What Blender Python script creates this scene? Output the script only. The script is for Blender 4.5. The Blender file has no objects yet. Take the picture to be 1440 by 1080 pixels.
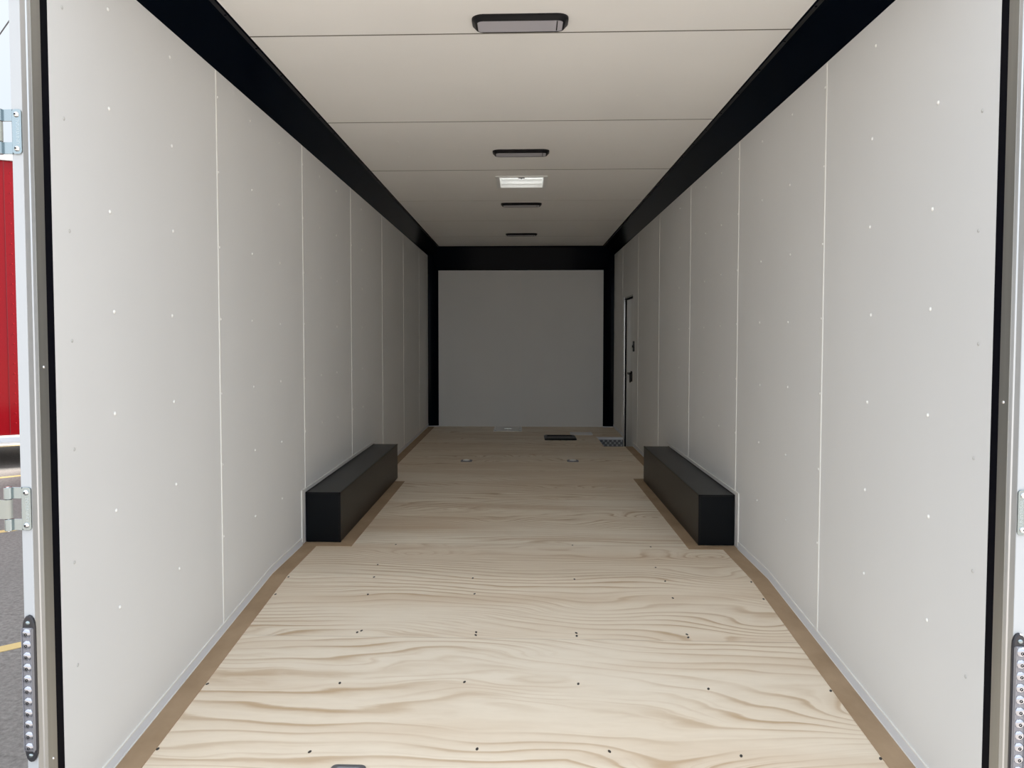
import bpy, bmesh, math, random
from mathutils import Vector, Matrix
random.seed(7)
S = bpy.context.scene
COL = S.collection

# ---------------------------------------------------------------- camera
cam_d = bpy.data.cameras.new('camera')
cam = bpy.data.objects.new('camera', cam_d)
COL.objects.link(cam)
cam.location = (0.022, 0.0, 1.18)
cam.rotation_euler = (math.radians(90 - 2.35), 0, math.radians(2.0))
cam_d.sensor_width = 36
cam_d.lens = 1070 / 1440 * 36
cam_d.shift_x = 23 / 1440
cam_d.shift_y = -20.4 / 1440
cam_d.clip_start = 0.02
cam_d.clip_end = 300
S.camera = cam

# ---------------------------------------------------------------- sky: overcast, brighter overhead
W = bpy.data.worlds.new('overcast_sky')
S.world = W
W.use_nodes = True
nt = W.node_tree
nt.nodes.clear()
wo = nt.nodes.new('ShaderNodeOutputWorld')
bg = nt.nodes.new('ShaderNodeBackground')
tc = nt.nodes.new('ShaderNodeTexCoord')
sx = nt.nodes.new('ShaderNodeSeparateXYZ')
rp = nt.nodes.new('ShaderNodeValToRGB')
nt.links.new(tc.outputs['Generated'], sx.inputs[0])
nt.links.new(sx.outputs['Z'], rp.inputs[0])
e = rp.color_ramp.elements
e[0].position = 0.0
e[0].color = (0.70, 0.78, 0.86, 1)
e[1].position = 0.75
e[1].color = (1.0, 1.06, 1.14, 1)
# the cloud is brighter on the side behind the camera
mr = nt.nodes.new('ShaderNodeMapRange')
mr.inputs['From Min'].default_value = 0.9
mr.inputs['From Max'].default_value = -0.7
mr.inputs['To Min'].default_value = 0.58
mr.inputs['To Max'].default_value = 1.12
nt.links.new(sx.outputs['Y'], mr.inputs['Value'])
mm = nt.nodes.new('ShaderNodeVectorMath')
mm.operation = 'SCALE'
nt.links.new(rp.outputs[0], mm.inputs[0])
nt.links.new(mr.outputs[0], mm.inputs['Scale'])
nt.links.new(mm.outputs[0], bg.inputs[0])
bg.inputs[1].default_value = 1.0
nt.links.new(bg.outputs[0], wo.inputs[0])

# ---------------------------------------------------------------- hazy sun from the right front: it lights the asphalt behind the
# open end; the trailer's shade, lengthened by the added nose, falls to the left
sun_d = bpy.data.lights.new('sun', 'SUN')
sun_d.energy = 28.0
sun_d.angle = math.radians(12)
sun_d.color = (1.0, 0.95, 0.88)
sun = bpy.data.objects.new('sun', sun_d)
COL.objects.link(sun)
sun.location = (12, 3, 9)
sun.rotation_euler = Vector((1.0, 0.56, 0.49)).to_track_quat('Z', 'Y').to_euler()

# ---------------------------------------------------------------- exposure
S.view_settings.view_transform = 'Standard'
S.view_settings.look = 'None'
S.view_settings.gamma = 1
S.view_settings.use_curve_mapping = False
S.view_settings.exposure = 0.8
S.cycles.max_bounces = 16
S.cycles.diffuse_bounces = 12
S.cycles.glossy_bounces = 6


# ---------------------------------------------------------------- materials
def mat(name, col, rough=0.5, metal=0.0, spec=0.5, coat=0.0, trans=0.0, emit=None):
    m = bpy.data.materials.new(name)
    m.use_nodes = True
    b = m.node_tree.nodes['Principled BSDF']
    b.inputs['Base Color'].default_value = (*col, 1)
    b.inputs['Roughness'].default_value = rough
    b.inputs['Metallic'].default_value = metal
    b.inputs['Specular IOR Level'].default_value = spec
    b.inputs['Coat Weight'].default_value = coat
    b.inputs['Transmission Weight'].default_value = trans
    return m


class NT:
    """small helper for building node trees"""
    def __init__(s, m):
        s.t = m.node_tree
        s.b = s.t.nodes['Principled BSDF']

    def n(s, typ, **k):
        o = s.t.nodes.new(typ)
        for a, v in k.items():
            setattr(o, a, v)
        return o

    def l(s, a, b):
        s.t.links.new(a, b)

    def val(s, sock, v):
        if isinstance(v, (int, float)):
            sock.default_value = v
        else:
            s.l(v, sock)

    def m(s, op, a, b=0.0, c=0.0):
        o = s.n('ShaderNodeMath', operation=op)
        s.val(o.inputs[0], a)
        s.val(o.inputs[1], b)
        s.val(o.inputs[2], c)
        return o.outputs[0]

    def vec(s, x, y, z):
        o = s.n('ShaderNodeCombineXYZ')
        s.val(o.inputs[0], x)
        s.val(o.inputs[1], y)
        s.val(o.inputs[2], z)
        return o.outputs[0]

    def noise(s, v, scale, detail=2.0, rough=0.5):
        o = s.n('ShaderNodeTexNoise')
        s.l(v, o.inputs['Vector'])
        o.inputs['Scale'].default_value = scale
        o.inputs['Detail'].default_value = detail
        o.inputs['Roughness'].default_value = rough
        return o.outputs['Fac']

    def ramp(s, f, stops):
        o = s.n('ShaderNodeValToRGB')
        s.l(f, o.inputs[0])
        el = o.color_ramp.elements
        while len(el) < len(stops):
            el.new(0.5)
        for i, (p, c) in enumerate(stops):
            el[i].position = p
            el[i].color = (c, c, c, 1) if isinstance(c, (int, float)) else (*c, 1)
        return o.outputs[0]

    def mix(s, f, a, b, blend='MIX'):
        o = s.n('ShaderNodeMix', data_type='RGBA', blend_type=blend)
        s.val(o.inputs[0], f)
        for k, v in ((6, a), (7, b)):
            if isinstance(v, tuple):
                o.inputs[k].default_value = (*v, 1)
            else:
                s.l(v, o.inputs[k])
        return o.outputs[2]

    def xyz(s):
        c = s.n('ShaderNodeTexCoord')
        x = s.n('ShaderNodeSeparateXYZ')
        s.l(c.outputs['Object'], x.inputs[0])
        return c.outputs['Object'], x.outputs[0], x.outputs[1], x.outputs[2]

    def bump(s, h, strength, dist):
        o = s.n('ShaderNodeBump')
        o.inputs['Strength'].default_value = strength
        o.inputs['Distance'].default_value = dist
        s.l(h, o.inputs['Height'])
        s.l(o.outputs[0], s.b.inputs['Normal'])


def vinyl(name, col, rough=0.5):
    m = mat(name, col, rough, spec=0.25)
    t = NT(m)
    co, x, y, z = t.xyz()
    big = t.noise(t.vec(x, t.m('MULTIPLY', y, 1.0), t.m('MULTIPLY', z, 0.6)), 1.3, 3)
    f = t.ramp(big, [(0.3, 0.0), (0.7, 1.0)])
    c = t.mix(f, tuple(k * 0.975 for k in col), tuple(min(1, k * 1.02) for k in col))
    t.l(c, t.b.inputs['Base Color'])
    return m


def plywood():
    m = mat('pale_pine_plywood', (0.7, 0.6, 0.45), 0.55, spec=0.3)
    t = NT(m)
    co, x, y, z = t.xyz()
    sh = t.m('FLOOR', t.m('DIVIDE', t.m('SUBTRACT', y, 0.655), 1.22))
    sx_ = t.m('MULTIPLY', sh, 7.37)
    sz_ = t.m('MULTIPLY', sh, 3.11)
    # a broad field whose contour lines are the growth rings
    n1 = t.noise(t.vec(t.m('MULTIPLY_ADD', x, 0.42, sx_), t.m('MULTIPLY', y, 1.5), sz_), 1.0, 1.5, 0.4)
    n2 = t.noise(t.vec(t.m('MULTIPLY_ADD', x, 1.1, sx_), t.m('MULTIPLY', y, 4.5), sz_), 1.0, 2, 0.5)
    n3 = t.noise(t.vec(t.m('MULTIPLY_ADD', x, 9.0, sx_), t.m('MULTIPLY', y, 40.0), sz_), 1.0, 2, 0.6)
    # knots: the rings bend round scattered points
    vo = t.n('ShaderNodeTexVoronoi')
    vo.inputs['Scale'].default_value = 1.0
    t.l(t.vec(t.m('MULTIPLY_ADD', x, 1.15, t.m('ADD', sx_, 0.35)), t.m('MULTIPLY', y, 2.3), sz_), vo.inputs['Vector'])
    kd = vo.outputs['Distance']
    kn = t.m('POWER', t.m('MAXIMUM', t.m('SUBTRACT', 1.0, t.m('DIVIDE', kd, 0.5)), 0.0), 2.0)
    g = t.m('ADD', t.m('MULTIPLY', y, 19.0), t.m('MULTIPLY', n1, 17.0))
    g = t.m('ADD', g, t.m('MULTIPLY', n2, 3.4))
    g = t.m('ADD', g, t.m('MULTIPLY', kn, 5.5))
    g = t.m('ADD', g, t.m('MULTIPLY', n3, 0.16))
    saw = t.m('FRACT', g)
    line = t.ramp(saw, [(0.0, 0.0), (0.40, 0.03), (0.68, 0.30), (0.84, 0.95), (0.92, 0.9), (1.0, 0.0)])
    fine = t.ramp(t.m('FRACT', t.m('ADD', t.m('MULTIPLY', g, 2.37), t.m('MULTIPLY', n2, 1.5))), [(0.0, 0.0), (0.5, 0.02), (0.8, 0.9), (1.0, 0.0)])
    st = t.noise(t.vec(t.m('MULTIPLY_ADD', x, 0.9, sx_), t.m('MULTIPLY', y, 3.4), 4.0), 1.0, 2)
    stm = t.ramp(st, [(0.36, 0.10), (0.62, 1.0)])
    st2 = t.ramp(t.noise(t.vec(t.m('MULTIPLY_ADD', x, 1.3, sx_), t.m('MULTIPLY', y, 3.0), 11.0), 1.0, 2), [(0.42, 0.0), (0.66, 0.55)])
    line = t.m('MAXIMUM', t.m('MULTIPLY', line, stm), t.m('MULTIPLY', fine, st2))
    c = t.mix(t.ramp(n1, [(0.35, 0.0), (0.65, 1.0)]), (0.94, 0.86, 0.73), (0.92, 0.815, 0.665))
    c = t.mix(line, c, (0.54, 0.38, 0.225))
    # wide tan bands
    bn = t.noise(t.vec(t.m('MULTIPLY_ADD', x, 0.5, sx_), t.m('MULTIPLY', y, 5.0), 9.0), 1.0, 2)
    c = t.mix(t.m('MULTIPLY', t.ramp(bn, [(0.50, 0.0), (0.68, 1.0)]), t.m('MULTIPLY_ADD', t.m('COMPARE', sh, 3.0, 0.1), 0.32, 0.42)), c, (0.66, 0.50, 0.345))
    # fine fibres
    c = t.mix(t.m('MULTIPLY', t.ramp(n3, [(0.4, 0.0), (0.75, 1.0)]), 0.10), c, (0.50, 0.38, 0.25))
    # knot hearts
    c = t.mix(t.m('MULTIPLY', t.ramp(kd, [(0.0, 1.0), (0.05, 0.0)]), 0.5), c, (0.42, 0.25, 0.13))
    # tone of each sheet, joint between sheets
    wn = t.n('ShaderNodeTexWhiteNoise', noise_dimensions='1D')
    t.l(t.m('ADD', sh, 0.37), wn.inputs['W'])
    c = t.mix(t.m('MULTIPLY', wn.outputs['Value'], 0.2), c, (0.68, 0.55, 0.42))
    fr = t.m('FRACT', t.m('DIVIDE', t.m('SUBTRACT', y, 0.655), 1.22))
    ed = t.m('MINIMUM', fr, t.m('SUBTRACT', 1.0, fr))
    c = t.mix(t.m('MULTIPLY', t.m('LESS_THAN', ed, 0.0016), 0.3), c, (0.25, 0.18, 0.11))
    t.l(c, t.b.inputs['Base Color'])
    t.bump(line, 0.15, 0.002)
    return m


def bare_ply():
    m = mat('bare_brown_plywood', (0.36, 0.25, 0.15), 0.7, spec=0.2)
    t = NT(m)
    co, x, y, z = t.xyz()
    n = t.noise(t.vec(t.m('MULTIPLY', x, 6.0), t.m('MULTIPLY', y, 4.0), 0.0), 1.0, 4, 0.6)
    c = t.mix(t.ramp(n, [(0.3, 0.0), (0.7, 1.0)]), (0.36, 0.255, 0.16), (0.46, 0.335, 0.22))
    t.l(c, t.b.inputs['Base Color'])
    return m


def brushed(name, col, rough, metal=0.85):
    m = mat(name, col, rough, metal)
    t = NT(m)
    co, x, y, z = t.xyz()
    n = t.noise(t.vec(t.m('MULTIPLY', x, 40.0), t.m('MULTIPLY', y, 40.0), t.m('MULTIPLY', z, 1.2)), 1.0, 3)
    c = t.mix(t.ramp(n, [(0.3, 0.0), (0.7, 1.0)]), tuple(k * 0.86 for k in col), col)
    t.l(c, t.b.inputs['Base Color'])
    return m


def asphalt():
    m = mat('grey_asphalt', (0.2, 0.2, 0.2), 0.9, spec=0.2)
    t = NT(m)
    co, x, y, z = t.xyz()
    n = t.noise(co, 38.0, 4, 0.75)
    b_ = t.noise(co, 0.9, 3)
    c = t.mix(t.ramp(n, [(0.3, 0.0), (0.7, 1.0)]), (0.14, 0.128, 0.118), (0.29, 0.270, 0.252))
    c = t.mix(t.m('MULTIPLY', t.ramp(b_, [(0.35, 0.0), (0.7, 1.0)]), 0.35), c, (0.17, 0.158, 0.148))
    t.l(c, t.b.inputs['Base Color'])
    t.bump(n, 0.5, 0.006)
    return m


def tread():
    m = mat('diamond_tread_aluminium', (0.75, 0.76, 0.78), 0.25, 0.55)
    t = NT(m)
    co, x, y, z = t.xyz()
    # raised lozenges, alternately turned
    u = t.m('MULTIPLY', t.m('ADD', x, y), 19.0)
    v = t.m('MULTIPLY', t.m('ADD', z, t.m('MULTIPLY', y, 0.6)), 19.0)
    a = t.m('ABSOLUTE', t.m('SUBTRACT', t.m('FRACT', t.m('ADD', u, v)), 0.5))
    b = t.m('ABSOLUTE', t.m('SUBTRACT', t.m('FRACT', t.m('SUBTRACT', u, v)), 0.5))
    h = t.m('MAXIMUM', t.m('MULTIPLY', t.m('LESS_THAN', a, 0.12), t.m('LESS_THAN', b, 0.34)),
            t.m('MULTIPLY', t.m('LESS_THAN', b, 0.12), t.m('LESS_THAN', a, 0.34)))
    t.l(t.mix(h, (0.30, 0.31, 0.33), (0.95, 0.96, 0.98)), t.b.inputs['Base Color'])
    t.bump(h, 0.6, 0.004)
    return m


M = dict(
    wall=vinyl('white_vinyl_wall', (0.745, 0.752, 0.752)),
    ceil=vinyl('white_vinyl_ceiling', (0.94, 0.93, 0.91)),
    strip=mat('white_seam_strip', (0.84, 0.84, 0.81), 0.4, spec=0.3),
    flange=mat('pale_flange', (0.76, 0.755, 0.75), 0.4, spec=0.3),
    base=mat('bluish_white_baseboard', (0.76, 0.79, 0.84), 0.4, spec=0.3),
    joint_shade=mat('dark_joint_shade', (0.20, 0.185, 0.16), 0.7, spec=0.2),
    joint_shade_pale=mat('pale_joint_shade', (0.62, 0.60, 0.56), 0.6, spec=0.2),
    screw=mat('white_screw_head', (0.9, 0.9, 0.88), 0.25),
    gscrew=mat('grey_screw_head', (0.55, 0.55, 0.54), 0.5),
    dscrew=mat('dark_screw_head', (0.06, 0.055, 0.05), 0.5, 0.3),
    ply=plywood(), bare=bare_ply(),
    cove=mat('gloss_black_trim', (0.0010, 0.0024, 0.0060), 0.12, spec=0.03),
    coveedge=mat('black_trim_edge', (0.016, 0.016, 0.018), 0.5, spec=0.15),
    box=mat('satin_black_vinyl', (0.0032, 0.0045, 0.0062), 0.30, spec=0.17),
    boxedge=mat('black_edge_trim', (0.004, 0.004, 0.005), 0.35, spec=0.2),
    bezel=mat('black_plastic', (0.007, 0.007, 0.009), 0.35, spec=0.2),
    lens=mat('grey_light_lens', (0.50, 0.49, 0.54), 0.35, spec=0.4),
    vent=mat('white_vent_plastic', (0.88, 0.89, 0.88), 0.35),
    seal=mat('black_rubber_seal', (0.003, 0.003, 0.006), 0.6, spec=0.06),
    alu=brushed('mill_aluminium', (0.42, 0.42, 0.40), 0.42),
    alub=brushed('bright_aluminium', (0.60, 0.61, 0.62), 0.34),
    post=mat('white_painted_post', (0.52, 0.54, 0.56), 0.35, spec=0.3),
    zinc=mat('zinc_plated_steel', (0.36, 0.42, 0.44), 0.22, 1.0),
    bolt=mat('polished_bolt', (0.85, 0.86, 0.88), 0.12, 1.0),
    slot=mat('dark_recess', (0.01, 0.01, 0.012), 0.6),
    strap=mat('pale_steel_strap', (0.40, 0.41, 0.37), 0.45, 0.3),
    emb=mat('worn_lettering', (0.50, 0.56, 0.58), 0.35, 0.7),
    ledbody=mat('smoked_lamp_housing', (0.24, 0.24, 0.265), 0.15, spec=0.6),
    ledrim=mat('dark_lamp_rim', (0.035, 0.035, 0.042), 0.3),
    led=mat('silver_led_reflector', (0.50, 0.51, 0.56), 0.16, 0.85),
    tread=tread(),
    door=mat('white_door', (0.66, 0.66, 0.65), 0.35, spec=0.25),
    chrome=mat('bright_door_jamb', (0.85, 0.85, 0.85), 0.22, 1.0),
    dring=mat('grey_zinc_pan', (0.20, 0.20, 0.215), 0.45, 0.5),
    ring=mat('bright_zinc_ring', (0.75, 0.74, 0.68), 0.3, 0.9),
    paper=mat('pale_grey_sheet', (0.93, 0.93, 0.94), 0.45),
    plate=mat('satin_metal_plate', (0.88, 0.88, 0.88), 0.35, 0.25),
    asphalt=asphalt(),
    yellow=mat('yellow_line_paint', (0.62, 0.46, 0.20), 0.8),
    red=mat('gloss_red_paint', (0.27, 0.004, 0.009), 0.08, spec=0.2),
    redline=mat('dark_red_joint', (0.16, 0.006, 0.010), 0.4),
    tape=mat('silver_reflective_tape', (0.62, 0.66, 0.72), 0.35, 0.2),
    rtape=mat('red_reflective_tape', (0.38, 0.01, 0.02), 0.35),
    white=mat('white_trim_paint', (0.8, 0.8, 0.8), 0.4),
    tyre=mat('black_tyre', (0.015, 0.015, 0.015), 0.8),
    wire=mat('dark_wire', (0.03, 0.03, 0.035), 0.6),
    polewood=mat('weathered_pole_wood', (0.12, 0.09, 0.06), 0.9),
)


# ---------------------------------------------------------------- mesh helpers
def box(bm, x0, x1, y0, y1, z0, z1):
    v = [bm.verts.new((x, y, z)) for x in (x0, x1) for y in (y0, y1) for z in (z0, z1)]
    for f in ((0, 1, 3, 2), (4, 6, 7, 5), (0, 4, 5, 1), (2, 3, 7, 6), (0, 2, 6, 4), (1, 5, 7, 3)):
        bm.faces.new([v[i] for i in f])


def prism(bm, pts, axis, a, b):
    """extrude a closed polygon along an axis; pts are the two other coordinates in xyz order"""
    def P(p, t):
        if axis == 'x':
            return (t, p[0], p[1])
        if axis == 'y':
            return (p[0], t, p[1])
        return (p[0], p[1], t)
    A = [bm.verts.new(P(p, a)) for p in pts]
    B = [bm.verts.new(P(p, b)) for p in pts]
    bm.faces.new(A)
    bm.faces.new(B[::-1])
    n = len(pts)
    for i in range(n):
        bm.faces.new((A[i], B[i], B[(i + 1) % n], A[(i + 1) % n]))


def loft(bm, rings, cap=True):
    R = [[bm.verts.new(p) for p in r] for r in rings]
    n = len(R[0])
    for a, b in zip(R, R[1:]):
        for i in range(n):
            bm.faces.new((a[i], a[(i + 1) % n], b[(i + 1) % n], b[i]))
    if cap:
        bm.faces.new(R[0][::-1])
        bm.faces.new(R[-1])


def rrect(x0, x1, y0, y1, r, n=5):
    out = []
    for cx, cy, a0 in ((x1 - r, y1 - r, 0), (x0 + r, y1 - r, 90), (x0 + r, y0 + r, 180), (x1 - r, y0 + r, 270)):
        for i in range(n + 1):
            a = math.radians(a0 + 90 * i / n)
            out.append((cx + r * math.cos(a), cy + r * math.sin(a)))
    return out


def cyl(bm, p, d, r, length, n=16, r2=None):
    d = Vector(d).normalized()
    q = d.to_track_quat('Z', 'Y')
    rings = []
    for k, rr in ((0, r), (length, r if r2 is None else r2)):
        rings.append([Vector(p) + d * k + q @ Vector((rr * math.cos(2 * math.pi * i / n), rr * math.sin(2 * math.pi * i / n), 0)) for i in range(n)])
    loft(bm, rings)


def dome(bm, p, d, r, h, n=16, m=5):
    d = Vector(d).normalized()
    q = d.to_track_quat('Z', 'Y')
    rings = []
    for k in range(m):
        a = math.pi / 2 * k / m
        rings.append([Vector(p) + d * (h * math.sin(a)) + q @ Vector((r * math.cos(a) * math.cos(2 * math.pi * i / n), r * math.cos(a) * math.sin(2 * math.pi * i / n), 0)) for i in range(n)])
    R = [[bm.verts.new(c) for c in r_] for r_ in rings]
    for a, b in zip(R, R[1:]):
        for i in range(n):
            bm.faces.new((a[i], a[(i + 1) % n], b[(i + 1) % n], b[i]))
    top = bm.verts.new(Vector(p) + d * h)
    for i in range(n):
        bm.faces.new((R[-1][i], R[-1][(i + 1) % n], top))
    bm.faces.new(R[0][::-1])


def torus(bm, c, R, r, n=24, m=8, a0=0, a1=360, rot=None):
    full = abs(a1 - a0) >= 360
    rings = []
    for i in range(n + (0 if full else 1)):
        a = math.radians(a0 + (a1 - a0) * i / n)
        ring = []
        for k in range(m):
            b = 2 * math.pi * k / m
            v = Vector(((R + r * math.cos(b)) * math.cos(a), (R + r * math.cos(b)) * math.sin(a), r * math.sin(b)))
            if rot:
                v = rot @ v
            ring.append(bm.verts.new(Vector(c) + v))
        rings.append(ring)
    for i in range(len(rings) if full else len(rings) - 1):
        a, b = rings[i], rings[(i + 1) % len(rings)]
        for k in range(m):
            bm.faces.new((a[k], a[(k + 1) % m], b[(k + 1) % m], b[k]))
    if not full:
        bm.faces.new(rings[0][::-1])
        bm.faces.new(rings[-1])


def link(name, me, parent=None):
    o = bpy.data.objects.new(name, me)
    COL.objects.link(o)
    if parent is not None:
        o.parent = parent
    return o


def build(name, bm, m, parent=None, bevel=0, smooth=False, seg=2):
    bmesh.ops.recalc_face_normals(bm, faces=bm.faces)
    me = bpy.data.meshes.new(name)
    bm.to_mesh(me)
    bm.free()
    for k in (m if isinstance(m, (list, tuple)) else [m]):
        me.materials.append(M[k])
    if smooth:
        for p in me.polygons:
            p.use_smooth = True
        me.set_sharp_from_angle(angle=math.radians(35))
    o = link(name, me, parent)
    if bevel:
        b = o.modifiers.new('bevel', 'BEVEL')
        b.width = bevel
        b.segments = seg
        b.limit_method = 'ANGLE'
    return o


def B():
    return bmesh.new()


def struct(o, label=None):
    o['kind'] = 'structure'
    return o


def thing(name, label, cat, loc=(0, 0, 0), rotz=0, group=None):
    o = bpy.data.objects.new(name, None)
    o.empty_display_size = 0.05
    COL.objects.link(o)
    o.location = loc
    o.rotation_euler = (0, 0, rotz)
    tag(o, label, cat, group)
    return o


def tag(o, label, cat, group=None):
    o['label'] = label
    o['category'] = cat
    if group:
        o['group'] = group
    return o


def copy_tree(o, parent=None):
    c = o.copy()
    COL.objects.link(c)
    c.parent = parent
    for ch in list(o.children):
        copy_tree(ch, c)
    return c


# ---------------------------------------------------------------- dimensions
HW = 1.23          # half width inside
CH = 2.395         # ceiling height
YR = 2.0           # rear end of the wall lining
YB = 10.13         # front wall
YT = 3.72          # the floor slopes down towards the rear from here
GZ = -0.55         # ground
TS = 0.095
SEAMS = [3.11, 4.325, 5.545, 6.78, 8.0, 9.22]


def fz(y):
    return -TS * (YT - y) if y < YT else 0.0


# ---------------------------------------------------------------- floor
bm = B()
WX0, WX1, WY0, WY1 = 0.915, 1.262, 8.30, 9.06       # step well at the side door
prism(bm, [(1.90, fz(1.90)), (YT, 0), (YT, -0.18), (1.90, -0.34)], 'x', -HW, HW)
box(bm, -HW, HW, YT, WY0, -0.18, 0)
box(bm, -HW, WX0, WY0, WY1, -0.18, 0)
box(bm, -HW, HW, WY1, YB + 0.05, -0.18, 0)
floor = struct(build('floor', bm, 'ply'))

# dark screw heads in the plywood
bm = B()
prism(bm, [(0.0045 * math.cos(a * math.pi / 5), 0.0075 * math.sin(a * math.pi / 5)) for a in range(10)], 'z', -0.001, 0.0012)
first = build('screw', bm, 'dscrew', floor)
spots = [(-1.135, 3.69), (-1.135, 3.49), (-0.73, 3.9), (-0.71, 3.7), (-0.7, 3.5), (-0.67, 3.13), (-0.655, 3.145), (-0.65, 2.74),
         (-1.138, 2.72), (-1.14, 2.34), (-0.65, 2.34), (-0.2, 3.52), (-0.22, 3.7), (0.72, 3.5), (0.72, 3.69), (0.71, 3.9),
         (0.28, 3.7), (-0.17, 3.12), (-0.17, 3.145), (0.25, 3.125), (0.25, 3.15), (0.71, 3.125), (0.71, 3.15), (0.23, 2.76),
         (0.7, 2.74), (-0.19, 2.76), (-0.12, 2.37), (0.3, 2.37), (0.71, 2.36), (0.31, 4.31), (0.75, 4.29), (1.135, 3.69),
         (1.135, 3.5), (1.138, 2.74), (1.14, 2.36), (-0.7, 4.29)]
for i, (x, y) in enumerate(spots):
    o = first if i == 0 else first.copy()
    if i:
        COL.objects.link(o)
    o.parent = floor
    o.location = (x, y, fz(y))
    o.rotation_euler = (math.atan(TS) if y < YT else 0, 0, random.uniform(-.5, .5))

# ---------------------------------------------------------------- walls
TH = 0.034


def wall_side(s, name, holes=()):
    bm = B()
    xa, xb = sorted((s * HW, s * (HW + TH)))
    if not holes:
        box(bm, xa, xb, 1.93, YB + 0.06, -0.34, CH + 0.05)
    else:
        y0, y1, z0, z1 = holes
        box(bm, xa, xb, 1.93, y0, -0.34, CH + 0.05)
        box(bm, xa, xb, y1, YB + 0.06, -0.34, CH + 0.05)
        box(bm, xa, xb, y0, y1, z1, CH + 0.05)
        box(bm, xa, xb, y0, y1, -0.34, z0)
    return struct(build(name, bm, 'wall'))


DY0, DY1, DZ0, DZ1 = 8.385, 9.06, -0.13, 1.655       # side door opening
walls = {-1: wall_side(-1, 'wall_left'), 1: wall_side(1, 'wall_right', (DY0, DY1, DZ0, DZ1))}

bm = B()
box(bm, -HW - TH, HW + TH, YB, YB + 0.06, -0.34, CH + 0.05)
wall_front = struct(build('wall_front', bm, 'wall'))
bm = B()
box(bm, -0.004, 0.004, YB - 0.0025, YB, 0.02, 2.08)
build('seam_strip', bm, 'flange', wall_front)

bm = B()
dome(bm, (0, 0, 0), (1, 0, 0), 0.0065, 0.004, 10, 3)
scr_me = None
for s in (-1, 1):
    w = walls[s]
    # raised strips over the panel joints
    for y in SEAMS:
        z0 = fz(y) + 0.044
        if 4.2 < y < 6.35:
            z0 = 0.318
        if s > 0 and 8.4 < y < 9.05:
            continue
        b2 = B()
        x = s * HW
        prism(b2, [(x, y - 0.005), (x - s * 0.0028, y - 0.004), (x - s * 0.0028, y + 0.004), (x, y + 0.005)], 'z', z0, 2.272)
        build('seam_strip', b2, 'strip', w)
    b2 = B()
    xa, xb = sorted((s * HW, s * (HW - 0.0008)))
    box(b2, xa, xb, YR - 0.001, 2.078, fz(2.0) - 0.01, 2.30)
    build('end_flange', b2, 'wall', w)
    zs = [0.345, 0.648, 0.952, 1.258, 1.562, 1.868, 2.175]
    cols = [(2.29, 'screw'), (2.695, 'screw'), (3.5, 'screw'), (3.91, 'screw'), (4.70, 'screw'), (5.11, 'screw'),
            (SEAMS[0] + 0.011, 'screw'), (SEAMS[1] + 0.011, 'screw'), (SEAMS[2] + 0.011, 'screw'), (5.92, 'screw'), (2.066, 'gscrew')]
    first = {}
    for y, k in cols:
        for z in zs:
            if z < 0.36 and 4.2 < y < 6.4:
                continue
            if k not in first:
                b2 = B()
                dome(b2, (0, 0, 0), (1, 0, 0), 0.0068 if k == 'screw' else 0.0055, 0.0042 if k == 'screw' else 0.002, 10, 3)
                o = build('screw', b2, k, w, smooth=True)
                first[k] = o
            else:
                o = first[k].copy()
                COL.objects.link(o)
                o.parent = w
            jy = random.uniform(-.012, .012)
            o.location = (s * (HW - 0.0012), y + (jy if y not in (SEAMS[0] + .011, SEAMS[1] + .011) else 0), z + random.uniform(-.008, .008) + (0.05 * 0 if k == 'screw' else -0.09))
            o.rotation_euler = (0, 0, math.pi if s > 0 else 0)

# ---------------------------------------------------------------- ceiling: sheets with open joints, their shade laid in as coloured strips
VX0, VX1, VY0, VY1 = -0.155, 0.185, 5.775, 6.165     # roof vent opening
bm = B()


def slab(bm, y0, y1, z0, z1, X):
    if y0 < VY0 and y1 > VY1:
        box(bm, -X, X, y0, VY0, z0, z1)
        box(bm, -X, X, VY1, y1, z0, z1)
        box(bm, -X, VX0, VY0, VY1, z0, z1)
        box(bm, VX1, X, VY0, VY1, z0, z1)
    else:
        box(bm, -X, X, y0, y1, z0, z1)


ys = [1.93] + SEAMS[:5] + [9.22, YB + 0.02]
ys = [1.93, 3.085, 4.315, 5.55, 6.775, 7.93, 9.15, YB + 0.02]
for a, b in zip(ys, ys[1:]):
    slab(bm, a + 0.0045, b - 0.0045, CH, CH + 0.022, HW)
slab(bm, 1.93, YB + 0.06, CH + 0.022, CH + 0.06, HW + TH)
ceiling = struct(build('ceiling', bm, 'ceil'))
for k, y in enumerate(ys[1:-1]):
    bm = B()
    box(bm, -1.09, 1.09, y - 0.0045, y + 0.0045, CH - 0.0006, CH + 0.010)  # strip coloured like the step shadow between sheets, fainter towards the front
    build('joint_shade', bm, 'joint_shade' if k < 3 else 'joint_shade_pale', ceiling)
bm = B()
cyl(bm, (0, 0, 0), (0, 0, -1), 0.006, 0.002, 10)
first = build('screw', bm, 'ceil', ceiling)
k = 0
for y in (3.9, 4.72, 5.1):
    for x in (-0.72, -0.28, 0.15, 0.62):
        o = first if k == 0 else first.copy()
        if k:
            COL.objects.link(o)
        k += 1
        o.parent = ceiling
        o.location = (x + random.uniform(-.03, .03), y + random.uniform(-.03, .03), CH)

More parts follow.
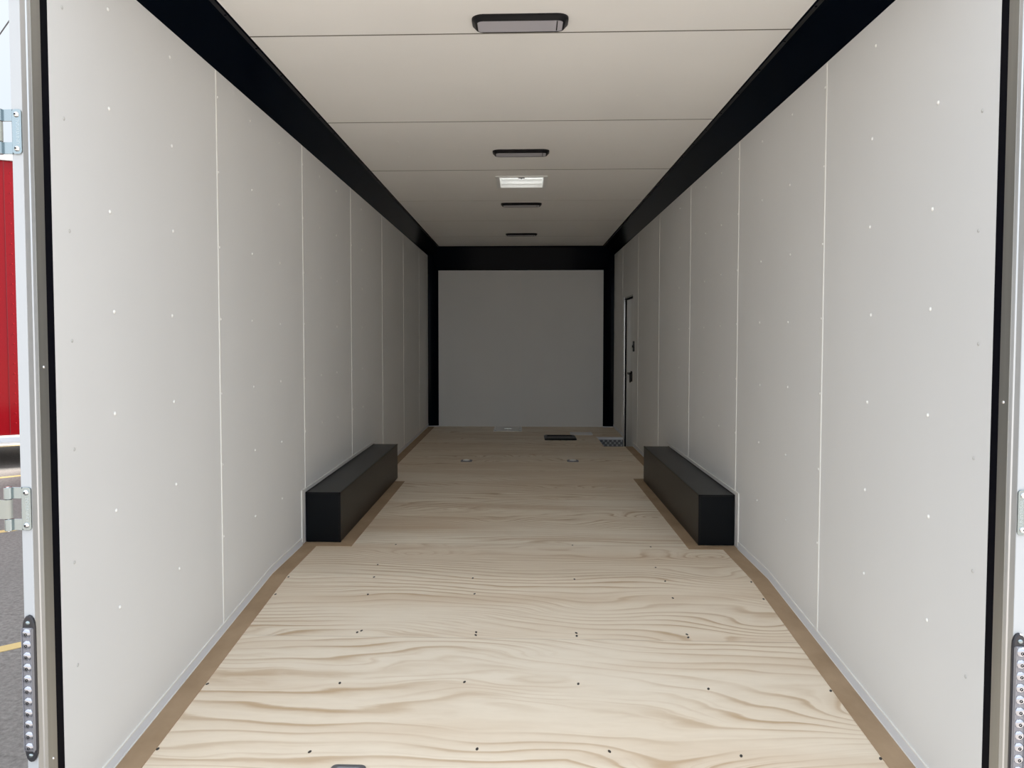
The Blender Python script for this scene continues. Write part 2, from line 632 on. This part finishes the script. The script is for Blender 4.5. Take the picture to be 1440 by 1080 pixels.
# ---------------------------------------------------------------- black cove trims
for i, s in enumerate((-1, 1)):
    bm = B()
    prism(bm, [(s * 1.078, CH), (s * 1.083, CH - 0.006), (s * 1.097, CH - 0.010), (s * 1.222, 2.281), (s * HW, 2.275), (s * HW, CH)], 'y', 1.95, YB)
    o = struct(build('trim_%d' % (i + 1), bm, ['cove', 'coveedge']))
    for p in o.data.polygons:
        c = p.center
        n = p.normal
        if abs(n.y) < 0.1 and n.z < -0.1 and abs(abs(c.x) - 1.09) < 0.006:
            p.material_index = 1
    # small rivets along the flange
    bm = B()
    dome(bm, (0, 0, 0), (0, 0, -1), 0.006, 0.003, 8, 2)
    first = build('rivet', bm, 'cove', o)
    k = 0
    for j in range(24):
        c = first if j == 0 else first.copy()
        if j:
            COL.objects.link(c)
        c.parent = o
        c.location = (s * 1.089, 2.2 + j * 0.33, CH - 0.0075)
# front header and corner posts
bm = B()
prism(bm, [(YB - 0.045, CH), (YB - 0.04, CH - 0.02), (YB - 0.012, 2.087), (YB, 2.080), (YB, CH)], 'x', -1.228, 1.228)
struct(build('trim_3', bm, 'cove'))
for i, s in enumerate((-1, 1)):
    bm = B()
    pts = [(s * HW, YB - 0.05)]
    for j in range(7):
        t = j / 6
        pts.append((s * (HW - 0.006 - 0.128 * t), YB - 0.05 + 0.006 + 0.040 * (t ** 1.5)))
    pts += [(s * 1.094, YB), (s * HW, YB)]
    prism(bm, pts, 'z', 0.012, 2.33)
    struct(build('trim_%d' % (4 + i), bm, 'cove', smooth=True))
    bm = B()
    xa, xb = sorted((s * HW, s * 1.094))
    box(bm, xa, xb, YB - 0.058, YB, 0, 0.012)
    struct(build('trim_%d' % (6 + i), bm, 'flange'))

# ---------------------------------------------------------------- baseboards (thin pale angle strips) and bare plywood edges


def sloped_strip(bm, xa, xb, y0, y1, h0, h1):
    """strip that follows the floor slope, from h0 to h1 above the floor"""
    ybr = [y0] + ([YT] if y0 < YT < y1 else []) + [y1]
    for a, b in zip(ybr, ybr[1:]):
        prism(bm, [(a, fz(a) + h0), (b, fz(b) + h0), (b, fz(b) + h1), (a, fz(a) + h1)], 'x', xa, xb)


for s in (-1, 1):
    side = 'left' if s < 0 else 'right'
    x0 = s * HW
    bm = B()
    xa, xb = sorted((x0, x0 - s * 0.003))
    runs = [(2.08, 4.245), (6.335, YB - 0.05)] if s < 0 else [(2.08, 4.25), (6.275, 8.29)]
    for a, b in runs:
        sloped_strip(bm, xa, xb, a, b, 0.003, 0.043)
    if s > 0:
        sloped_strip(bm, xa, xb, 9.07, YB - 0.05, 0.003, 0.043)
    base = struct(build('baseboard_%s' % side, bm, 'base'))
    bm = B()
    xa, xb = sorted((x0, x0 - s * 0.005))
    for a, b in runs:
        sloped_strip(bm, xa, xb, a, b, 0.041, 0.045)
        sloped_strip(bm, xa, xb, a, b, 0.0025, 0.006)
    build('bright_edge', bm, 'strip', base)
    # flange that frames the wheel box
    yf, ye = (4.245, 6.40) if s < 0 else (4.25, 6.36)
    bm = B()
    xa, xb = sorted((x0, x0 - s * 0.0025))
    box(bm, xa, xb, yf, yf + 0.065, 0.004, 0.314)
    box(bm, xa, xb, yf + 0.065, ye, 0.292, 0.314)
    build('wheel_box_flange', bm, 'flange', base)
    bm = B()
    xa, xb = sorted((x0, x0 - s * 0.006))
    box(bm, xa, xb, yf - 0.004, yf + 0.006, 0.02, 0.312)
    box(bm, xa, xb, yf, ye, 0.312, 0.316)
    build('bright_edge', bm, 'strip', base)
    # bare plywood edge
    bm = B()
    xi = 1.145
    bxi = 0.945 if s < 0 else 0.955
    yb0, yb1 = (4.24, 6.20) if s < 0 else (4.245, 6.38)
    ya = 1.905
    for a, b in ((ya, YT), (YT, yb0)):
        xa, xb = sorted((x0, s * xi))
        prism(bm, [(a, fz(a)), (b, fz(b)), (b, fz(b) + 0.0025), (a, fz(a) + 0.0025)], 'x', xa, xb)
    xa, xb = sorted((x0, s * bxi))
    box(bm, xa, xb, yb0, 4.32, 0, 0.0025)
    xa, xb = sorted((s * 1.06, s * bxi))
    box(bm, xa, xb, 4.32, yb1, 0, 0.0025)
    xa, xb = sorted((x0, s * xi))
    box(bm, xa, xb, 6.30, YB - 0.06 if s < 0 else WY0 - 0.01, 0, 0.0025)
    struct(build('trim_%d' % (8 if s < 0 else 9), bm, 'bare'))

# ---------------------------------------------------------------- wheel boxes
for s in (-1, 1):
    y0, y1 = (4.315, 6.33) if s < 0 else (4.32, 6.275)
    xi = 1.024
    t = thing('wheel_box', ('long satin black wheel box against the left wall' if s < 0 else
                            'long satin black wheel box against the right wall, on the side of the door'), 'wheel box', (s * (HW + xi) / 2, (y0 + y1) / 2, 0))
    cx, cy = t.location.x, t.location.y
    xa, xb = sorted((s * (HW - 0.004) - cx, s * xi - cx))
    bm = B()
    box(bm, xa, xb, y0 - cy, y1 - cy, 0.0035, 0.292)
    build('cover', bm, 'box', t, bevel=0.004)
    bm = B()       # folded corner edges
    e = 0.0012
    xe = s * xi - cx
    for (xx, zz) in ((xe, 0.292),):
        xA, xB = sorted((xx - s * e, xx + s * 0.010))
        box(bm, xA, xB, y0 - cy - e, y1 - cy, zz - 0.010, zz + e)
    xA, xB = sorted((xe - s * e, xe + s * 0.010))
    box(bm, xA, xB, y0 - cy - e, y0 - cy + 0.010, 0.004, 0.292)
    box(bm, xa, xb, y0 - cy - e, y0 - cy + 0.008, 0.284, 0.292 + e)
    xw = s * (HW - 0.004) - cx
    xA, xB = sorted((xw, xw - s * 0.006))
    box(bm, xA, xB, y0 - cy, y1 - cy, 0.290, 0.2935 + e)
    build('edge_trim', bm, 'boxedge', t, bevel=0.001)

# ---------------------------------------------------------------- ceiling lights
lt = thing('ceiling_light', '', 'ceiling light', (0.012, 2.945, CH))
hx, hy = 0.184, 0.070
bm = B()
r = 0.045
prof = [(0.0, 0.0, 0), (0.0, 0.0, -0.006), (0.004, 0.004, -0.010), (0.014, 0.012, -0.020), (0.020, 0.016, -0.021)]
rings = []
for ix, iy, z in prof:
    rings.append([(px, py, z) for px, py in rrect(-hx + ix, hx - ix, -hy + iy, hy - iy, max(0.012, r - max(ix, iy)), 6)])
loft(bm, rings, cap=False)
bm.faces.new([v for v in bm.verts][:len(rings[0])][::-1])
ring5 = rings[-1]
inner = [(px, py, -0.018) for px, py in rrect(-hx + 0.022, hx - 0.022, -hy + 0.018, hy - 0.018, 0.010, 6)]
a = [bm.verts.new(p) for p in ring5]
b = [bm.verts.new(p) for p in inner]
n = len(a)
for i in range(n):
    bm.faces.new((a[i], a[(i + 1) % n], b[(i + 1) % n], b[i]))
bmesh.ops.remove_doubles(bm, verts=bm.verts, dist=1e-5)
build('bezel', bm, 'bezel', lt, smooth=True)
bm = B()
prism(bm, rrect(-hx + 0.0218, hx - 0.0218, -hy + 0.0178, hy - 0.0178, 0.010, 5), 'z', -0.0192, -0.012)
build('lens', bm, 'lens', lt)
bm = B()
box(bm, hx - 0.045, hx - 0.041, -hy + 0.026, hy - 0.026, -0.0198, -0.019)
build('lens_seam', bm, 'bezel', lt)
for i, (y, lab) in enumerate((
        (2.972, 'black-framed strip light on the ceiling nearest the open end, largest of the four'),
        (5.02, 'black-framed strip light on the ceiling just in front of the white roof vent'),
        (6.95, 'black-framed strip light on the ceiling just behind the white roof vent'),
        (8.935, 'black-framed strip light on the ceiling nearest the black front header, smallest of the four'))):
    o = lt if i == 0 else copy_tree(lt)
    o.location = (0.012, y, CH)
    tag(o, lab, 'ceiling light', 'ceiling strip lights')

# ---------------------------------------------------------------- roof vent
t = thing('roof_vent', 'white square roof vent letting daylight through the ceiling', 'roof vent', ((VX0 + VX1) / 2, (VY0 + VY1) / 2, CH))
ax, ay = (VX1 - VX0) / 2, (VY1 - VY0) / 2


def frame_ring(bm, ox, oy, ix, iy, z0, z1):
    A = [[(sx_ * X, sy_ * Y, z) for sx_, sy_ in ((-1, -1), (1, -1), (1, 1), (-1, 1))] for X, Y, z in ((ox, oy, z0), (ox, oy, z1), (ix, iy, z1), (ix, iy, z0))]
    R = [[bm.verts.new(p) for p in r_] for r_ in A]
    for k in range(4):
        a, b = R[k], R[(k + 1) % 4]
        for i in range(4):
            bm.faces.new((a[i], a[(i + 1) % 4], b[(i + 1) % 4], b[i]))


bm = B()
frame_ring(bm, ax + 0.026, ay + 0.022, ax - 0.002, ay - 0.002, -0.009, 0.0)
build('frame', bm, 'vent', t, bevel=0.002)
bm = B()
frame_ring(bm, ax - 0.0005, ay - 0.0005, ax - 0.004, ay - 0.004, -0.004, 0.15)
build('shaft', bm, 'vent', t)
m = mat('translucent_white_dome', (0.92, 0.93, 0.93), 0.4)
tt = NT(m)
tr = tt.n('ShaderNodeBsdfTranslucent')
tr.inputs[0].default_value = (0.30, 0.31, 0.315, 1)
mx = tt.n('ShaderNodeMixShader')
mx.inputs[0].default_value = 0.7
out = [q for q in tt.t.nodes if q.type == 'OUTPUT_MATERIAL'][0]
tt.l(tt.b.outputs[0], mx.inputs[1])
tt.l(tr.outputs[0], mx.inputs[2])
tt.l(mx.outputs[0], out.inputs[0])
M['vdome'] = m
bm = B()
loft(bm, [[(px, py, z) for px, py in rrect(-ax - o_, ax + o_, -ay - o_, ay + o_, 0.03 + o_, 4)] for o_, z in ((0.012, 0.130), (0.012, 0.16), (-0.03, 0.185))], cap=False)
bm.faces.new([v for v in bm.verts][-20 - 4:])
build('lid', bm, 'vdome', t)
bm = B()
box(bm, -0.024, 0.024, -ay + 0.004, -ay + 0.03, -0.010, 0.012)
cyl(bm, (0, -ay + 0.02, -0.004), (0, 1, 0.1), 0.006, 0.06, 10)
build('crank_handle', bm, 'dring', t, bevel=0.002)
bm = B()
for k in range(3):
    box(bm, -ax + 0.01, ax - 0.01, ay - 0.012, ay - 0.006, 0.02 + 0.035 * k, 0.024 + 0.035 * k)
build('screen_rib', bm, 'vent', t)

# ---------------------------------------------------------------- rear frame: seal, aluminium jamb plate, channel, white post
for i, s in enumerate((-1, 1)):
    bm = B()
    zb, zt = -0.34, 2.42
    xa, xb = sorted((s * (HW - 0.0015), s * (HW + 0.02)))
    box(bm, xa, xb, 1.964, YR - 0.004, zb, zt)
    sl = build('seal', bm, 'seal')
    bm = B()
    xa, xb = sorted((s * (HW - 0.003), s * (HW + 0.025)))
    box(bm, xa, xb, 1.924, 1.964, zb, zt)
    fr = struct(build('trim_%d' % (10 + i), bm, 'alu', bevel=0.0015))
    sl.parent = fr
    bm = B()
    prism(bm, [(s * (HW - 0.002), 1.924), (s * (HW + 0.001), 1.916), (s * (HW + 0.004), 1.914), (s * (HW + 0.0085), 1.901), (s * (HW + 0.030), 1.901), (s * (HW + 0.030), 1.924)], 'z', zb, zt)
    build('channel', bm, 'alub', fr)
    bm = B()
    xa, xb = sorted((s * (HW + 0.0085), s * (HW + 0.037)))
    box(bm, xa, xb, 1.8995, 1.96, zb, zt)
    build('post', bm, 'post', fr, bevel=0.002)
    bm = B()
    dome(bm, (0, 0, 0), (-s, 0, 0), 0.0045, 0.003, 10, 3)
    first = build('rivet', bm, 'bolt', fr, smooth=True)
    for k, z in enumerate((1.105 if s < 0 else 1.02, 0.06, 2.05)):
        o = first if k == 0 else first.copy()
        if k:
            COL.objects.link(o)
        o.parent = fr
        o.location = (s * (HW - 0.003), 1.945, z)
bm = B()
box(bm, -HW - 0.036, HW + 0.036, 1.90, 1.93, 2.42, 2.47)
box(bm, -HW - 0.036, HW + 0.036, 1.93, 1.97, 2.40, 2.47)
struct(build('trim_12', bm, 'alu'))
bm = B()
box(bm, -HW - 0.036, HW + 0.036, 1.86, 1.90, -0.36, fz(1.9))
struct(build('trim_13', bm, 'alu', bevel=0.004))
# unseen nose added beyond the front wall to shade the asphalt on the left
bm = B()
prism(bm, [(-HW - TH, YB + 0.065), (HW + TH, YB + 0.065), (HW + TH, YB + 2.3), (0.6, YB + 3.3), (-0.6, YB + 3.3), (-HW - TH, YB + 2.3)], 'z', -0.34, CH + 0.06)
struct(build('added_shade_nose', bm, 'white', bevel=0.02))

# ---------------------------------------------------------------- hinges


def text_mesh(txt, size):
    c = bpy.data.curves.new('lettering', 'FONT')
    c.body = txt
    c.size = size
    c.extrude = 0.0002
    c.align_x = 'CENTER'
    c.align_y = 'CENTER'
    o = bpy.data.objects.new('lettering', c)
    COL.objects.link(o)
    dg = bpy.context.evaluated_depsgraph_get()
    me = bpy.data.meshes.new_from_object(o.evaluated_get(dg))
    bpy.data.objects.remove(o)
    me.materials.clear()
    me.materials.append(M['emb'])
    return me


LET = text_mesh('UNIVERSAL', 0.0125)


def hinge(s, z, label):
    YF = 1.8995
    t = thing('hinge', label, 'hinge', (s * 1.25, YF, z), 0, 'zinc door hinges')
    bm = B()     # leaf plate with rounded outer corners on the post
    hz = 0.056
    # local x: post side runs from +0.0125 (towards the opening) outwards to -0.038 (barrel), mirrored by s
    pts = []
    for px, pz in rrect(-0.013, 0.0115, -hz, hz, 0.008, 5):
        pts.append((-s * px, pz))
    prism(bm, pts, 'y', -0.0045, 0.0)
    build('leaf', bm, 'zinc', t, bevel=0.0008)
    for sg in (-1, 1):       # two arms reaching to the barrel
        bm = B()
        xa, xb = sorted((s * 0.0125, s * 0.040))
        za, zb = sorted((sg * 0.026, sg * hz))
        box(bm, xa, xb, -0.004, 0.0, za, zb)
        cyl(bm, (s * 0.046, -0.006, za), (0, 0, 1), 0.010, zb - za, 18)
        build('knuckle', bm, 'zinc', t, bevel=0.0008)
        bm = B()
        dome(bm, (s * 0.0005, -0.0045, sg * 0.0425), (0, -1, 0), 0.0075, 0.0055, 18, 5)
        bt = build('bolt', bm, 'bolt', t, smooth=True)
        bm = B()
        cyl(bm, (s * 0.0015, -0.0096, sg * 0.0425), (0, -1, 0), 0.0028, 0.0008, 6)
        build('socket', bm, 'slot', bt)
    bm = B()
    cyl(bm, (s * 0.046, -0.006, -hz - 0.002), (0, 0, 1), 0.0045, 2 * hz + 0.004, 12)
    build('pin', bm, 'bolt', t)
    bm = B()     # strap of the door leaf on the middle knuckle
    cyl(bm, (s * 0.046, -0.006, -0.0245), (0, 0, 1), 0.010, 0.049, 18)
    xa, xb = sorted((s * 0.046, s * 0.135))
    box(bm, xa, xb, -0.016, -0.011, -0.0245, 0.0245)
    build('strap', bm, 'strap', t, bevel=0.0008)
    o = link('lettering', LET, t)
    o.location = (s * -0.003, -0.0047, 0.0)
    o.rotation_euler = (math.radians(90), math.radians(-90), 0)
    return t


hinge(-1, 1.700, 'upper zinc-plated door hinge on the left white post, above the red trailer')
hinge(-1, 0.742, 'lower zinc-plated door hinge on the left white post, above the lamp')
hinge(1, 0.752, 'zinc-plated door hinge on the right white post, above the lamp')
hinge(1, 1.712, 'zinc-plated door hinge at the very right edge high on the right white post')


# ---------------------------------------------------------------- LED lamps on the posts
def lamp(s, x, z0, z1, label):
    YF = 1.8995
    zc = (z0 + z1) / 2
    t = thing('tail_lamp', label, 'vehicle lamp', (x, YF, zc), 0, 'clear tail lamps on the rear posts')
    h = (z1 - z0) / 2
    w = 0.0165

    def outline(w, h, tip):
        pts = []
        for sg in (1, -1):
            for k in range(9):
                a = math.pi * k / 8
                u = math.cos(a) * sg
                v = math.sin(a)
                pts.append((w * u, sg * (h - tip + tip * v ** 0.85)))
        return pts
    bm = B()
    loft(bm, [[(px, yy, pz) for px, pz in outline(ww, hh, 0.036)] for ww, hh, yy in ((w, h, 0), (w, h, -0.006), (w - 0.002, h - 0.002, -0.009))])
    build('base', bm, 'ledrim', t)
    bm = B()
    hb = h - 0.031
    loft(bm, [[(px, yy, pz) for px, pz in rrect(-ww, ww, -hh, hh, 0.005, 4)] for ww, hh, yy in ((0.0145, hb, -0.009), (0.0145, hb, -0.012), (0.0125, hb - 0.002, -0.014))])
    build('housing', bm, 'ledbody', t)
    bm = B()
    for sg in (-1, 1):
        box(bm, sg * 0.0125 - 0.001, sg * 0.0125 + 0.001, -0.017, -0.012, -hb, hb)
    build('lens_rim', bm, 'ledbody', t, bevel=0.0006)
    bm = B()
    n = 11
    dome(bm, (0, 0, 0), (0, -1, 0), 0.0122, 0.0055, 18, 4)
    first = build('led', bm, 'led', t, smooth=True)
    bm = B()
    torus(bm, (0, -0.0058, -0.0018), 0.0030, 0.0010, 12, 6, rot=Matrix.Rotation(math.radians(90), 3, 'X'))
    dot = build('emitter', bm, 'slot', first)
    for k in range(n):
        o = first if k == 0 else copy_tree(first, t)
        o.location = (0, -0.0138, -hb + 0.013 + (2 * hb - 0.026) * k / (n - 1))
    for sg in (-1, 1):
        bm = B()
        dome(bm, (0, -0.009, sg * (h - 0.019)), (0, -1, 0), 0.0062, 0.004, 14, 4)
        build('screw', bm, 'zinc', t, smooth=True)
    return t


lamp(-1, -1.2515, 0.078, 0.465, 'clear multi-LED tail lamp on the left white post beside the asphalt')
lamp(1, 1.2500, 0.066, 0.452, 'clear multi-LED tail lamp on the right white post')

# ---------------------------------------------------------------- side door in the right wall
bm = B()
box(bm, HW + 0.030, HW + 0.065, DY0 - 0.005, DY1 + 0.005, DZ0, DZ1 + 0.01)
door = struct(build('door_1', bm, 'door'))
bm = B()
box(bm, HW - 0.008, HW + 0.008, DY1 - 0.010, DY1 + 0.008, DZ0 + 0.012, DZ1 + 0.008)
build('jamb', bm, 'chrome', door, bevel=0.0015)
bm = B()
box(bm, HW - 0.003, HW + 0.008, DY0 + 0.002, DY1 - 0.010, DZ1 - 0.012, DZ1 + 0.004)
build('jamb_head', bm, 'alu', door, bevel=0.0015)
bm = B()
box(bm, HW + 0.008, HW + 0.025, DY1 - 0.014, DY1 - 0.0005, DZ0 + 0.012, DZ1 - 0.004)
box(bm, HW + 0.006, HW + 0.030, DY0 + 0.002, DY1 - 0.014, DZ1 - 0.026, DZ1 - 0.0125)
build('door_seal', bm, 'seal', door)
bm = B()
box(bm, HW + 0.025, HW + 0.031, DY1 - 0.030, DY1 - 0.001, DZ0 + 0.012, DZ1 - 0.028)
build('door_edge', bm, 'flange', door)
hd = bm = B()
box(bm, HW + 0.020, HW + 0.030, 8.60, 8.68, 0.70, 0.80)
prism(bm, rrect(8.60, 8.68, 0.69, 0.81, 0.02, 4), 'x', HW + 0.018, HW + 0.030)
hp = build('door_handle', bm, 'bezel', door)
bm = B()
cyl(bm, (HW + 0.018, 8.64, 0.785), (-1, 0, 0), 0.010, 0.030, 12)
box(bm, HW - 0.020, HW - 0.006, 8.46, 8.655, 0.772, 0.796)
box(bm, HW - 0.020, HW - 0.006, 8.46, 8.49, 0.690, 0.796)
build('lever', bm, 'bezel', hp, bevel=0.003)

# step well under the door
bm = B()
wz = -0.135
box(bm, WX0 - 0.004, WX1, WY1 - 0.001, WY1 + 0.004, wz, -0.018)     # far riser
box(bm, WX0 - 0.004, WX0, WY0, WY1, wz, -0.018)
box(bm, WX0 - 0.004, WX1, WY0 - 0.004, WY0, wz, -0.018)
box(bm, WX0 - 0.004, WX1, WY0 - 0.004, WY1 + 0.004, wz - 0.005, wz)
t = build('step_well', bm, 'tread')
tag(t, 'diamond-plate aluminium step well sunk in the floor at the side door', 'step')
bm = B()
box(bm, WX0 - 0.012, 1.222, WY1 - 0.003, WY1 + 0.022, -0.018, 0.004)
box(bm, WX0 - 0.012, 1.222, WY1 - 0.0045, WY1 - 0.003, -0.026, 0.004)
build('nosing', bm, 'plate', t)

# light switch by the door
t = thing('light_switch', 'small black light switch on the right wall beside the door', 'light switch', (HW, 8.285, 1.093))
bm = B()
prism(bm, rrect(-0.036, 0.036, -0.056, 0.056, 0.006, 3), 'x', -0.010, 0)
build('plate', bm, 'bezel', t, bevel=0.002)
bm = B()
prism(bm, [(-0.008, -0.014), (0.008, -0.014), (0.008, 0.012), (-0.008, 0.012)], 'x', -0.020, -0.010)
build('toggle', bm, 'bezel', t, bevel=0.002)

# ---------------------------------------------------------------- things on and in the floor
t = thing('floor_tray', 'flat black rectangular tray lying on the floor near the front wall', 'tray', (0.470, 8.965, 0), 0)
bm = B()
ox, oy = 0.186, 0.178
loft(bm, [[(px, py, z) for px, py in rrect(-x, x, -y, y, 0.02, 4)] for x, y, z in
          ((ox, oy, 0), (ox, oy, 0.012), (ox - 0.012, oy - 0.012, 0.020), (ox - 0.03, oy - 0.03, 0.020), (ox - 0.04, oy - 0.04, 0.008))])
build('rim', bm, 'bezel', t, smooth=True)
bm = B()
prism(bm, rrect(-ox + 0.06, ox - 0.06, -oy + 0.06, oy - 0.06, 0.015, 4), 'z', 0.008, 0.0115)
build('inner_panel', bm, 'bezel', t)
bm = B()
prism(bm, rrect(-0.135, 0.135, -0.135, 0.135, 0.006, 3), 'z', 0, 0.004)
o = build('paper_sheet', bm, 'paper')
o.location = (0.752, 9.40, 0)
o.rotation_euler = (0, 0, math.radians(-1))
tag(o, 'pale grey sheet lying on the floor behind the black tray', 'sheet')

# tie-down plate in front of the front wall
t = thing('floor_plate', 'bright metal plate with a dark slot in the floor against the front wall', 'floor plate', (-0.162, 9.84, 0))
bm = B()
prism(bm, rrect(-0.182, 0.182, -0.24, 0.24, 0.012, 4), 'z', 0, 0.006)
build('plate', bm, 'plate', t, bevel=0.002)
bm = B()
prism(bm, rrect(-0.045, 0.045, -0.03, 0.06, 0.02, 5), 'z', 0.006, 0.0068)
build('slot', bm, 'slot', t)
bm = B()
torus(bm, (0, 0.0, 0.010), 0.040, 0.004, 20, 6, 0, 180)
box(bm, -0.045, 0.045, -0.004, 0.004, 0.0066, 0.013)
build('ring', bm, 'ring', t)
bm = B()
dome(bm, (0, 0, 0.006), (0, 0, 1), 0.011, 0.006, 12, 3)
first = build('bolt', bm, 'bolt', t, smooth=True)
for k, (x, y) in enumerate(((-.155, -.2), (.155, -.2), (-.155, .2), (.155, .2), (-.155, 0), (.155, 0))):
    o = first if k == 0 else first.copy()
    if k:
        COL.objects.link(o)
    o.parent = t
    o.location = (x, y, 0)


# recessed D-rings
def dring(loc, rx, label):
    t = thing('tie_down_ring', label, 'tie-down ring', loc, 0, 'floor tie-down rings')
    t.rotation_euler = (rx, 0, 0)
    bm = B()
    loft(bm, [[(px, py, z) for px, py in rrect(-x, x, -x, x, rr, 5)] for x, z, rr in
              ((0.055, 0, 0.018), (0.054, 0.004, 0.018), (0.048, 0.006, 0.014), (0.040, 0.0055, 0.012), (0.036, 0.0015, 0.010))])
    build('pan', bm, 'dring', t, smooth=True)
    bm = B()
    rot = Matrix.Rotation(math.radians(8), 3, 'X')
    torus(bm, (0, -0.006, 0.008), 0.026, 0.0042, 20, 8, 0, 180, rot)
    cyl(bm, (-0.031, -0.006, 0.008), (1, 0, 0), 0.0042, 0.062, 10)
    build('ring', bm, 'ring', t, smooth=True)
    bm = B()
    cyl(bm, (-0.014, -0.006, 0.008), (1, 0, 0), 0.0075, 0.028, 12)
    build('clip', bm, 'ring', t, smooth=True)


dring((-0.508, 2.224, fz(2.224)), math.atan(TS), 'grey tie-down ring pan at the very bottom edge, nearest the open end')
dring((-0.513, 7.27, 0), 0, 'small tie-down ring in the far floor, left one of the far pair')
dring((0.510, 7.30, 0), 0, 'small tie-down ring in the far floor, right one of the far pair')

# ---------------------------------------------------------------- outside: ground, parking lines
bm = B()
box(bm, -70, 70, -60, 80, GZ - 0.1, GZ)
ground = struct(build('ground', bm, 'asphalt'))
d = Vector((0.73, 0.683, 0))
nrm = Vector((-0.683, 0.73, 0))
for c in (1.87, 4.92, 7.97, 11.05, 14.15, 17.2):
    mid = {4.92: (-2.84, 4.10), 7.97: (-4.62, 6.60), 11.05: (-6.37, 9.23), 14.15: (-8.19, 11.85)}.get(c)
    if mid is None:
        mid = nrm * c
    p = Vector((mid[0], mid[1], GZ))
    bm = B()
    a, b = (-4.2, 1.3) if c > 2 else (-6.0, -1.0)
    w = 0.045
    q = [p + d * a + nrm * w, p + d * b + nrm * w, p + d * b - nrm * w, p + d * a - nrm * w]
    prism(bm, [(v.x, v.y) for v in q], 'z', GZ, GZ + 0.003)
    build('parking_line', bm, 'yellow', ground)

# ---------------------------------------------------------------- red trailer parked outside on the left
ang = math.radians(30)
t = thing('box_trailer', 'tall gloss red box trailer parked on the asphalt at the left edge', 'trailer', (-6.85, 9.8, GZ), ang)
# local x runs along its side to the right, local y away from the camera
bm = B()
box(bm, -4.0, 2.4, 0, 2.5, 0.44, 4.06)
bd = build('body', bm, 'red', t, bevel=0.02)
bm = B()
box(bm, -4.02, 2.42, -0.02, 2.52, 4.06, 4.16)
build('roof_rail', bm, 'white', t, bevel=0.01)
bm = B()
box(bm, -4.01, 2.41, -0.014, 2.514, 0.33, 0.44)
build('frame_rail', bm, 'white', t, bevel=0.004)
bm = B()
box(bm, -3.9, 0.195, -0.018, -0.014, 0.352, 0.418)
build('reflective_tape', bm, 'tape', t)
bm = B()
box(bm, 0.20, 0.45, -0.018, -0.014, 0.352, 0.418)
build('red_tape', bm, 'rtape', t)
bm = B()
for x in (-2.4, -1.15, 0.085, 1.3):
    box(bm, x - 0.003, x + 0.003, -0.001, 0.001, 0.46, 4.05)
build('panel_joint', bm, 'redline', t)
bm = B()
dome(bm, (0, 0, 0), (0, -1, 0), 0.009, 0.003, 8, 2)
first = build('rivet', bm, 'red', t, smooth=True)
for k in range(26):
    o = first if k == 0 else first.copy()
    if k:
        COL.objects.link(o)
    o.parent = t
    o.location = (0.15, 0, 0.6 + k * 0.132)
for x in (-3.0, -2.1, -1.2):
    for y in (0.32, 2.2):
        bm = B()
        cyl(bm, (x, y - 0.12, 0.37), (0, 1, 0), 0.37, 0.24, 28)
        w = build('wheel', bm, 'tyre', t, bevel=0.03)
        bm = B()
        cyl(bm, (x, y - 0.125, 0.37), (0, 1, 0), 0.2, 0.25, 20)
        build('rim', bm, 'zinc', w)
for y in (0.5, 2.0):
    bm = B()
    box(bm, 1.75, 1.85, y - 0.05, y + 0.05, 0.02, 0.36)
    box(bm, 1.68, 1.92, y - 0.12, y + 0.12, 0, 0.02)
    build('support_leg', bm, 'zinc', t)

# overhead wire crossing the sky at the top left
dv = Vector((0.706, -0.708, 0))
p0 = Vector((-9.9, 14.4, 7.0)) - dv * 22
p1 = Vector((-9.9, 14.4, 7.0)) + dv * 24
bm = B()
cyl(bm, p0, p1 - p0, 0.012, (p1 - p0).length, 8)
o = build('overhead_wire', bm, 'wire')
tag(o, 'thin dark overhead wire crossing the sky above the red trailer', 'wire')
for k, (p, lab) in enumerate(((p0, 'wooden utility pole far off on the left, carrying the wire'), (p1, 'wooden utility pole behind the camera, carrying the wire'))):
    bm = B()
    cyl(bm, (0, 0, 0), (0, 0, 1), 0.15, 6.985 - GZ, 14, 0.1)
    o = build('utility_pole', bm, 'polewood', smooth=True)
    o.location = (p.x, p.y, GZ)
    tag(o, lab, 'pole')
